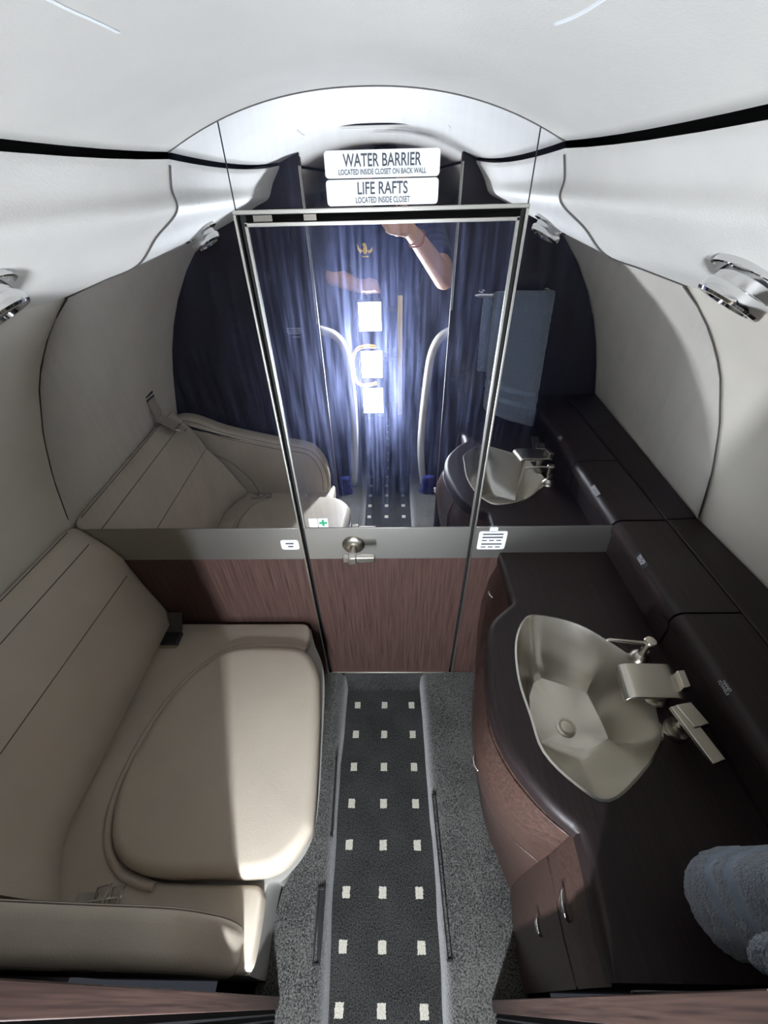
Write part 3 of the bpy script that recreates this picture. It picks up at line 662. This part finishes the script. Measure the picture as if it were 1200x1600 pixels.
# faucet: a flat plate spout over the bowl
t = thing('faucet', 'satin nickel faucet with a broad flat spout over the basin', 'faucet', (.56, .385, .71))
bm = bmesh.new(); A = [(.456,.352,.764),(.458,.352,.771),(.464,.352,.776),(.475,.352,.778),(.548,.352,.776),(.562,.352,.771)]
rings = []
for y in (.352, .354, .417, .419):
    r = [(x + (y-.352)*.16 - .003, y, z) for x, _, z in A]; rings.append(r + [(x + .001, y, z-.007) for x, y, z in r[::-1]])
loft(bm, rings); obj('spout', bm, m_satin, t, sharp=40, bevel=.0015)
bm = bmesh.new(); sweep(bm, [(.545,.386,.709),(.545,.386,.770)], .013, 20); lathe(bm, [(0,0),(.022,0),(.022,.004),(.016,.008),(0,.008)], (.545,.386,.7095), (0,0,1), 24); obj('post', bm, m_satin, t, sharp=35)
bm = bmesh.new(); obox(bm, (.567,.384,.775), V(.008,.001,0), V(.003,.017,0), V(0,0,.010)); obj('sensor_block', bm, m_satin, t, bevel=.002)
# lever valve
t = thing('tap_lever', 'satin nickel tap lever beside the flat faucet spout', 'tap', (.552, .322, .71))
bm = bmesh.new(); lathe(bm, [(0,0),(.021,0),(.021,.012),(.019,.016),(.010,.018),(.009,.03),(0,.03)], (.548,.322,.7095), (0,0,1), 28); obj('stem_base', bm, m_satin, t, sharp=35)
bm = bmesh.new(); sweep(bm, [(.548,.322,.735),(.549,.322,.758)], .008, 14); obj('stem', bm, m_satin, t)
bm = bmesh.new(); obox(bm, (.5485,.298,.764), V(.0125,.003,0), V(-.010,.046,0), V(0,0,.0045)); lv = obj('lever', bm, m_satin, t, bevel=.002)
bm = bmesh.new(); obox(bm, (.556,.326,.763), V(.0155,.003,0), V(-.006,.020,0), V(0,0,.0085)); obj('lever_sleeve', bm, m_satin, lv, bevel=.0025)
# soap pump
t = thing('soap_pump', 'small satin nickel soap pump with a thin spout behind the faucet', 'soap dispenser', (.553, .468, .71))
bm = bmesh.new(); lathe(bm, [(0,0),(.022,0),(.021,.006),(.014,.016),(.009,.020),(.008,.034),(.0,.034)], (.553,.468,.7095), (0,0,1), 28); obj('body', bm, m_satin, t, sharp=35)
bm = bmesh.new(); lathe(bm, [(0,0),(.006,0),(.006,.028),(.011,.030),(.012,.036),(.010,.039),(0,.040)], (.549,.465,.742), (0,0,1), 24); obj('pump_head', bm, m_satin, t, sharp=35)
bm = bmesh.new(); sweep(bm, [(.547,.464,.772),(.515,.466,.775),(.470,.471,.776),(.466,.471,.773)], [.0048,.004,.0035,.003], 12); obj('nozzle', bm, m_satin, t)

# ------------------------------------------------------------------ storage bins along the right wall
def bin_(y0, y1, txt, ty, lab, cat='storage bin'):
    t = thing('storage_bin', lab, cat, (.68, (y0+y1)/2, .711), 'lidded bins along the right wall')
    ya, yb_ = y0+.0012, y1-.0012
    bm = bmesh.new(); prism(bm, [(.640,.711),(.612,.711),(.606,.775),(.730,.775),(.730,.711)], 1, ya, yb_); obj('body', bm, m_worktop, t, bevel=.002)
    prof = [(.604,.777),(.599,.790),(.599,.800)] + [(.599+.020*(1-math.cos(k/6*math.pi/2)), .800+.020*math.sin(k/6*math.pi/2)) for k in range(1, 7)] + [(.728,.820),(.728,.777)]
    bm = bmesh.new(); prism(bm, prof, 1, ya, yb_); lid_ = obj('lid', bm, m_worktop, t, sharp=50)
    if txt:
        u = Vector((0, -1, 0)); uz_ = Vector((.62, 0, .78)).normalized(); c0 = Vector((.6055, ty, .8155))
        if 'HAND' not in txt:
            bm = bmesh.new(); obox(bm, c0, u*.022, uz_*.0075, Vector((-.78,0,.62))*.0008); obj('label_plate', bm, m_blackp, lid_, bevel=.0004)
        text_mesh(txt, .026, .0115, m_pale, lid_, c0 + Vector((-.78,0,.62))*.0011, u, uz_, 'lettering', .0004)
bin_(.503, .784, 'FACIAL\nTISSUE', .652, 'black lidded bin labelled FACIAL TISSUE next to the mirror')
bin_(.02, .501, 'HAND\nTOWELS', .352, 'black lidded bin labelled HAND TOWELS beside the faucet')
bm = bmesh.new(); rings = []
for k in range(17):
    y = .784 - .764*k/16; xw_ = wall_x(y, .85) + .002; rings.append([(.7305,y,.711),(.7305,y,.821),(.7325,y,.823),(xw_,y,.823+.004),(wall_x(y,.84)+.004,y,.80),(.80,y,.711)])
loft(bm, rings); o = obj('shelf_rail', bm, m_worktop, None, sharp=40); tag(o, 'narrow black rail between the lidded bins and the right sidewall', 'shelf trim')

# ------------------------------------------------------------------ hanging towel and its bar
t = thing('towel_bar', 'short chrome towel bar on the dark partition', 'towel bar', (.45, .03, 1.19))
bm = bmesh.new(); sweep(bm, [(.322,.040,1.192),(.345,.040,1.192),(.58,.040,1.192)], [.004,.008,.008], 14); obj('rod', bm, m_chrome, t)
bm = bmesh.new()
bm.free()
for x in (.35, .57):
    bm = bmesh.new(); lathe(bm, [(0,0),(.014,0),(.014,.004),(.006,.005),(.006,.038-P),(0,.040-P)], (x, P, 1.192), (0,1,0), 20); obj('post', bm, m_chrome, t)
def towel(name, x0, x1, zt, zb0, zb1, y0t, y1t, y0b, y1b, bands, lab, seedv):
    root = thing(name, lab, 'towel', ((x0+x1)/2, .06, min(zb0, zb1))) if lab else None
    bm = bmesh.new(); NZ, NR = 110, 84; rings = []; kinds = []
    for k in range(NZ+1):
        v = k/NZ; ring = []
        cap = min(1, math.sqrt(max(0, 1-(1-min(1, v/.05))**2)) if v < .05 else 1); cb = (1-v)/.09
        if cb < 1: cap = min(cap, math.sqrt(max(0.0, 1-(1-cb)**2))*.92+.08)
        y0 = y0t + (y0b-y0t)*v; y1 = y1t + (y1b-y1t)*v; hy = (y1-y0)/2*max(cap, .05); my = (y0+y1)/2
        inb = any(a <= v <= b for a, b in bands)
        for j in range(NR):
            a = 2*math.pi*j/NR; ca, sa = math.cos(a), math.sin(a); e = .38
            ux = math.copysign(abs(ca)**e, ca); uy = math.copysign(abs(sa)**.75, sa)
            hx = (x1-x0)/2; mx_ = (x0+x1)/2 + .012*v; x = mx_ + hx*ux*(1 if cap > .5 else .9+.1*cap); zb_ = zb0 + (zb1-zb0)*(ux*.5+.5); z = zt + (zb_-zt)*v
            y = my + hy*uy + .006*math.sin(x*38 + seedv + v*2)
            p = Vector((x, y, z)); q = noise.noise(p*260)*.0022 + noise.noise(p*90)*.0014 if not inb else -.0018 + noise.noise(p*300)*.0004
            nrm = Vector((ux*hy, uy*hx*.6, 0)); nrm = nrm.normalized() if nrm.length > 1e-6 else Vector((0,1,0))
            ring.append(p + nrm*q)
        rings.append(ring)
    loft(bm, rings); 
    return root, bm, bands, rings
def put_towel(name, part, args, root=None):
    r_, bm, bands, rings = towel(name, *args)
    root = root or r_
    bm.faces.ensure_lookup_table()
    NZ, NR = 110, 84
    for idx, f in enumerate(bm.faces):
        if idx < NZ*NR:
            v = (idx // NR + .5) / NZ
            if any(a <= v <= b for a, b in bands): f.material_index = 1
    obj(part, bm, [m_towel, m_towelband], root, sharp=180); return root
rt = put_towel('hand_towel', 'front_fold', (.385, .590, 1.205, .795, .722, .020, .066, .035, .140, [(.70,.735), (.80,.835)], 'thick grey blue terry towel hanging beside the worktop', 0))
put_towel('hand_towel', 'side_fold', (.352, .41, 1.195, .93, .93, .022, .045, .022, .050, [], None, 2.0), rt)

# ------------------------------------------------------------------ work light held behind the camera
wl = thing('work_light', 'three panel LED work light with yellow handle held by the person', 'work light', (-.02, -.47, .5))
bm = bmesh.new(); box(bm, (-.128, -.49, .505), (.0, -.462, 1.09)); obj('housing', bm, m_blackp, wl, bevel=.006)
for z0, z1 in ((.950, 1.074), (.725, .857), (.533, .669)):
    bm = bmesh.new(); box(bm, (-.122, -.464, z0-.008), (-.003, -.455, z1+.008)); fr = obj('panel_frame', bm, m_blackp, wl, bevel=.003)
    bm = bmesh.new(); box(bm, (-.114, -.456, z0), (-.010, -.4535, z1)); obj('led_panel', bm, m_led, fr)
    obj('led_strip', BOX((-.0735, -.4545, z0+.006), (-.0465, -.4525, z1-.006)), m_core, fr)
bm = bmesh.new(); h_ = spline([(-.04,-.458,.876),(-.085,-.440,.885),(-.130,-.435,.872),(-.152,-.435,.830),(-.152,-.435,.760),(-.138,-.435,.710),(-.10,-.440,.690),(-.04,-.458,.696)], 6, False); sweep(bm, h_, .0085, 10); obj('handle', bm, m_yellow, wl)
bm = bmesh.new(); box(bm, (.068, -.470, .515), (.090, -.458, 1.098)); obj('side_rail', bm, m_yellow2, wl, bevel=.003)
for z in (.56, .80, 1.03): obj('hinge_bracket', BOX((-.002, -.480, z), (.070, -.468, z+.02)), m_blackp, wl, bevel=.002)
bm = bmesh.new(); sweep(bm, spline([(-.1,-.475,1.088),(-.095,-.475,1.112),(-.06,-.475,1.118),(-.025,-.475,1.112),(-.02,-.475,1.088)], 5, False), .008, 10); obj('carry_handle', bm, m_blackp, wl)

# ------------------------------------------------------------------ phone and photographer in the doorway
ph_c = Vector((CX, 0, H)) - fwd*.0065 - UP*.062 - RT*.018
ph = thing('phone', 'black phone held up in the doorway in front of the face', 'phone', ph_c)
bm = bmesh.new(); obox(bm, ph_c, RT*.037, UP*.075, fwd*.004); obj('case', bm, m_glass, ph, bevel=.004)
bm = bmesh.new()
for dx, dy in ((-.012, .058), (.004, .045)): lathe(bm, [(0,0),(.007,0),(.007,.0012),(.0,.0012)], ph_c + fwd*.0038 + RT*dx + UP*dy, fwd, 20)
obj('camera_lens', bm, m_blackp, ph)

per = thing('person', 'person in a navy polo shirt holding up a phone and a work light', 'person', (.02, -.6, 0))
def L3(*a): return [(Vector(p), r) for p, r in a]
hipL, hipR = V(-.065,-.66,.86), V(.105,-.66,.86)
spine = [V(.02,-.66,.92), V(.02,-.66,1.08), V(.02,-.65,1.22), V(.02,-.63,1.33)]
shL, shR = V(-.165,-.625,1.335), V(.205,-.60,1.335)
elL, wrL = V(-.225,-.555,1.165), V(-.085,-.485,1.125)
elR, wrR = V(.250,-.27,1.195), V(.125,-.115,1.345)
head_c = V(.02,-.515,1.505)
leg = lambda s: L3((V(.02+s*.085,-.66,.86), .085), (V(.02+s*.075,-.56,.47), .058), (V(.02+s*.075,-.58,.38), .055), (V(.02+s*.07,-.585,.10), .038))
body_ch = [leg(-1), leg(1),
  L3((V(-.04,-.66,.92), .10), (V(-.03,-.66,1.08), .095), (V(-.06,-.65,1.24), .098), (V(-.08,-.63,1.33), .075)),
  L3((V(.08,-.66,.92), .10), (V(.07,-.66,1.08), .095), (V(.10,-.65,1.24), .098), (V(.12,-.62,1.33), .075)),
  L3((V(.02,-.63,1.35), .065), (V(.02,-.585,1.41), .055), (V(.02,-.55,1.46), .052)),
  L3((shL, .055), (elL, .043), (wrL, .028)), L3((shR, .055), (elR, .044), (wrR, .029)),
  # head: skull, jaw, nose, ears
  L3((head_c + V(0,-.02,.012), .082), (head_c + V(0,.018,.0), .070), (head_c + V(0,.035,-.055), .045), (head_c + V(0,.05,-.085), .026)),
  L3((head_c + V(0,.078,.005), .011), (head_c + V(0,.098,-.022), .013)),
  L3((head_c + V(-.080,-.012,.006), .014), (head_c + V(-.080,-.008,-.028), .010)), L3((head_c + V(.080,-.012,.006), .014), (head_c + V(.080,-.008,-.028), .010)),
  L3((head_c + V(-.016,.076,-.055), .008), (head_c + V(.016,.076,-.055), .008)), L3((head_c + V(-.018,.076,-.066), .009), (head_c + V(.018,.076,-.066), .009))]
# right hand: palm below the phone, fingers wrapped over its back, thumb at the side
pm = V(.075,-.075,1.388)
body_ch += [L3((wrR, .028), (V(.105,-.095,1.365), .026), (pm, .022)), L3((V(.095,-.085,1.39), .022), (V(.06,-.09,1.37), .020))]
for k, (dz, ln) in enumerate(((.030, .9), (.011, 1.0), (-.008, .95), (-.026, .8))):
    b = pm + V(.012, .018, dz); f1 = b + V(-.030*ln, .030, .004); f2 = f1 + V(-.028*ln, .004, .004); f3 = f2 + V(-.020*ln, -.012, .003)
    body_ch.append(L3((b, .0115), (f1, .0098), (f2, .0088), (f3, .0078)))
body_ch.append(L3((V(.10,-.09,1.395), .013), (V(.090,-.072,1.425), .0105), (V(.076,-.052,1.45), .009)))
# left hand closed on the carry handle of the work light
pl = V(-.062,-.488,1.145)
body_ch += [L3((wrL, .027), (V(-.075,-.487,1.137), .026), (pl, .024)), L3((V(-.088,-.488,1.142), .022), (V(-.036,-.488,1.142), .020))]
for k in range(4):
    b = V(-.092 + .0195*k, -.468, 1.146 - .002*abs(k-1.5)); ln = (.9, 1, .97, .85)[k]
    body_ch.append(L3((b, .011), (b + V(0,.014,-.022*ln), .0098), (b + V(0,-.002,-.038*ln), .0088), (b + V(0,-.016,-.040*ln), .008)))
body_ch.append(L3((V(-.040,-.490,1.140), .0125), (V(-.022,-.474,1.130), .0105), (V(-.016,-.462,1.114), .009)))
bd = blend('body', body_ch, .0055, m_skin, per, 5)
m_eye = plain('eye white', lin(225, 222, 218), .2)
for s in (-1, 1):
    bm = bmesh.new(); bmesh.ops.create_uvsphere(bm, u_segments=16, v_segments=10, radius=.0115, matrix=Matrix.Translation(head_c + V(s*.031,.068,.008))); obj('eye', bm, m_eye, per)
blend('hair', [L3((head_c + V(0,-.032,.024), .087), (head_c + V(0,.006,.040), .072)), L3((head_c + V(0,-.055,-.02), .070), (head_c + V(0,-.045,.02), .078))], .007, m_hair, per, 3)
slv = lambda a, b, t_: Vector(a)*(1-t_) + Vector(b)*t_
sh = blend('shirt', [L3((V(-.045,-.66,.88), .112), (V(-.035,-.66,1.08), .110), (V(-.06,-.65,1.24), .112), (V(-.08,-.63,1.335), .087)),
  L3((V(.085,-.66,.88), .112), (V(.075,-.66,1.08), .110), (V(.10,-.65,1.24), .112), (V(.12,-.62,1.335), .087)),
  L3((V(.02,-.64,1.34), .085), (V(.02,-.605,1.385), .068)), L3((V(.02,-.63,.9), .11), (V(.02,-.62,1.1), .112), (V(.02,-.615,1.27), .105)),
  L3((shL, .072), (slv(shL, elL, .75), .062)), L3((shR, .072), (slv(shR, elR, .62), .064))], .008, m_shirt, per, 6)
bm = bmesh.new()
for s in (-1, 1):
    prism(bm, [(.02+s*.004, 1.385), (.02+s*.06, 1.405), (.02+s*.075, 1.375), (.02+s*.035, 1.33)], 1, -.535, -.529)
obj('collar', bm, m_shirt, sh, bevel=.002)
# small gold bird badge on the chest: spread wings, body and a twig
bm = bmesh.new(); bx, bz, by = -.075, 1.268, -.512
def poly(pts): prism(bm, [(bx + x*1.15, bz + z*1.15) for x, z in pts], 1, by, by+.0015)
poly([(-.006,-.012),(.004,-.014),(.009,-.002),(.006,.014),(.002,.022),(-.004,.024),(-.010,.018),(-.005,.012),(-.009,.0)])
poly([(-.008,-.002),(-.020,.006),(-.030,.022),(-.027,.002),(-.018,-.010)]); poly([(.008,-.002),(.018,.0),(.030,.010),(.027,-.004),(.016,-.012)])
poly([(-.012,-.018),(.014,-.018),(.012,-.023),(-.010,-.023)])
obj('chest_badge', bm, m_gold, sh)
tr = blend('trousers', [L3((V(-.05,-.66,.88), .104), (V(-.05,-.665,.80), .100)), L3((V(.09,-.66,.88), .104), (V(.09,-.665,.80), .100))] +
  [L3((V(.02+s*.085,-.66,.84), .092), (V(.02+s*.075,-.565,.47), .072), (V(.02+s*.075,-.585,.30), .066), (V(.02+s*.07,-.585,.075), .062)) for s in (-1, 1)], .008, m_trouser, per, 5)
for s in (-1, 1):
    blend('shoe', [L3((V(.02+s*.07,-.61,.036), .036), (V(.02+s*.072,-.54,.036), .036), (V(.02+s*.078,-.47,.028), .030), (V(.02+s*.078,-.435,.026), .025))], .005, m_shoe, per, 3)
ax = (wrR - elR).normalized(); u_ = ax.orthogonal().normalized(); v_ = ax.cross(u_); cb = wrR - ax*.004
bm = bmesh.new(); sweep(bm, [cb + (u_*math.cos(a)+v_*math.sin(a))*.0315 + ax*.004*math.sin(3*a) for a in [2*math.pi*k/30 for k in range(30)]], .0024, 8, True); obj('bracelet', bm, m_bronze, per)

# ------------------------------------------------------------------ cabin seats behind the partition
def seat(s, lab, rim):
    t = thing('cabin_seat', lab, 'seat', (s*.36, -.62, 0), 'seats either side of the cabin aisle')
    q = spline([(x, z, 0) for x, z in rim], 6, False)
    rim = [(.036 + (x-.036)*.955, 1.5 - (1.5-z)*.955 if z > .2 else z) for x, z in rim]; q = spline([(x, z, 0) for x, z in rim], 6, False); bm = bmesh.new(); y0 = -.41
    sweep(bm, [(p.x, y0, p.y) for p in q], [.020]*len(q), 12); obj('bolster', bm, m_cream, t, sharp=180)
    pl_ = [(p.x + s*.008, p.y - .004) for p in q] + [(s*.55, rim[-1][1]), (s*.55, rim[0][1])]
    bm = bmesh.new(); prism(bm, pl_, 1, -.415, -.52); obj('back_shell', bm, m_navy, t, bevel=.004)
    bm = bmesh.new(); x0, x1 = sorted((s*.20, s*.56)); box(bm, (x0, -1.1, .28), (x1, -.52, .42)); obj('seat_cushion', bm, m_cream, t, bevel=.03)
    bm = bmesh.new(); x0, x1 = sorted((s*.26, s*.50)); box(bm, (x0, -1.0, .078), (x1, -.54, .29)); obj('pedestal', bm, m_blackp, t, bevel=.01)
seat(-1, 'cream and navy cabin seat seen in the mirror on the bench side', [(-.48,.965),(-.366,.958),(-.291,.940),(-.232,.912),(-.196,.850),(-.182,.75),(-.174,.54),(-.182,.30),(-.205,.095)])
seat(1, 'cream and navy cabin seat seen in the mirror on the sink side', [(.48,.955),(.39,.945),(.325,.930),(.272,.895),(.238,.815),(.222,.68),(.208,.46),(.206,.25),(.230,.095)])
for s, lab in ((-1, 'crumpled blue cloth at the foot of the bench side cabin seat'), (1, 'crumpled blue cloth at the foot of the sink side cabin seat')):
    bm = bmesh.new(); rings = []
    for k in range(13):
        z = .080 + .11*k/12; r = .050 - .016*k/12 + .004*math.sin(k*2.1)
        rings.append([(s*.245 + (r + .008*noise.noise(Vector((j*.9, k*.5, s*4))))*math.cos(2*math.pi*j/22), -.34 + .55*(r + .008*noise.noise(Vector((j*.7, k*.4, s*8))))*math.sin(2*math.pi*j/22), z + .006*noise.noise(Vector((j*.6, k, 2)))) for j in range(22)])
    loft(bm, rings); tag(obj('blue_cloth', bm, m_blue, None, sharp=180), lab, 'cloth')
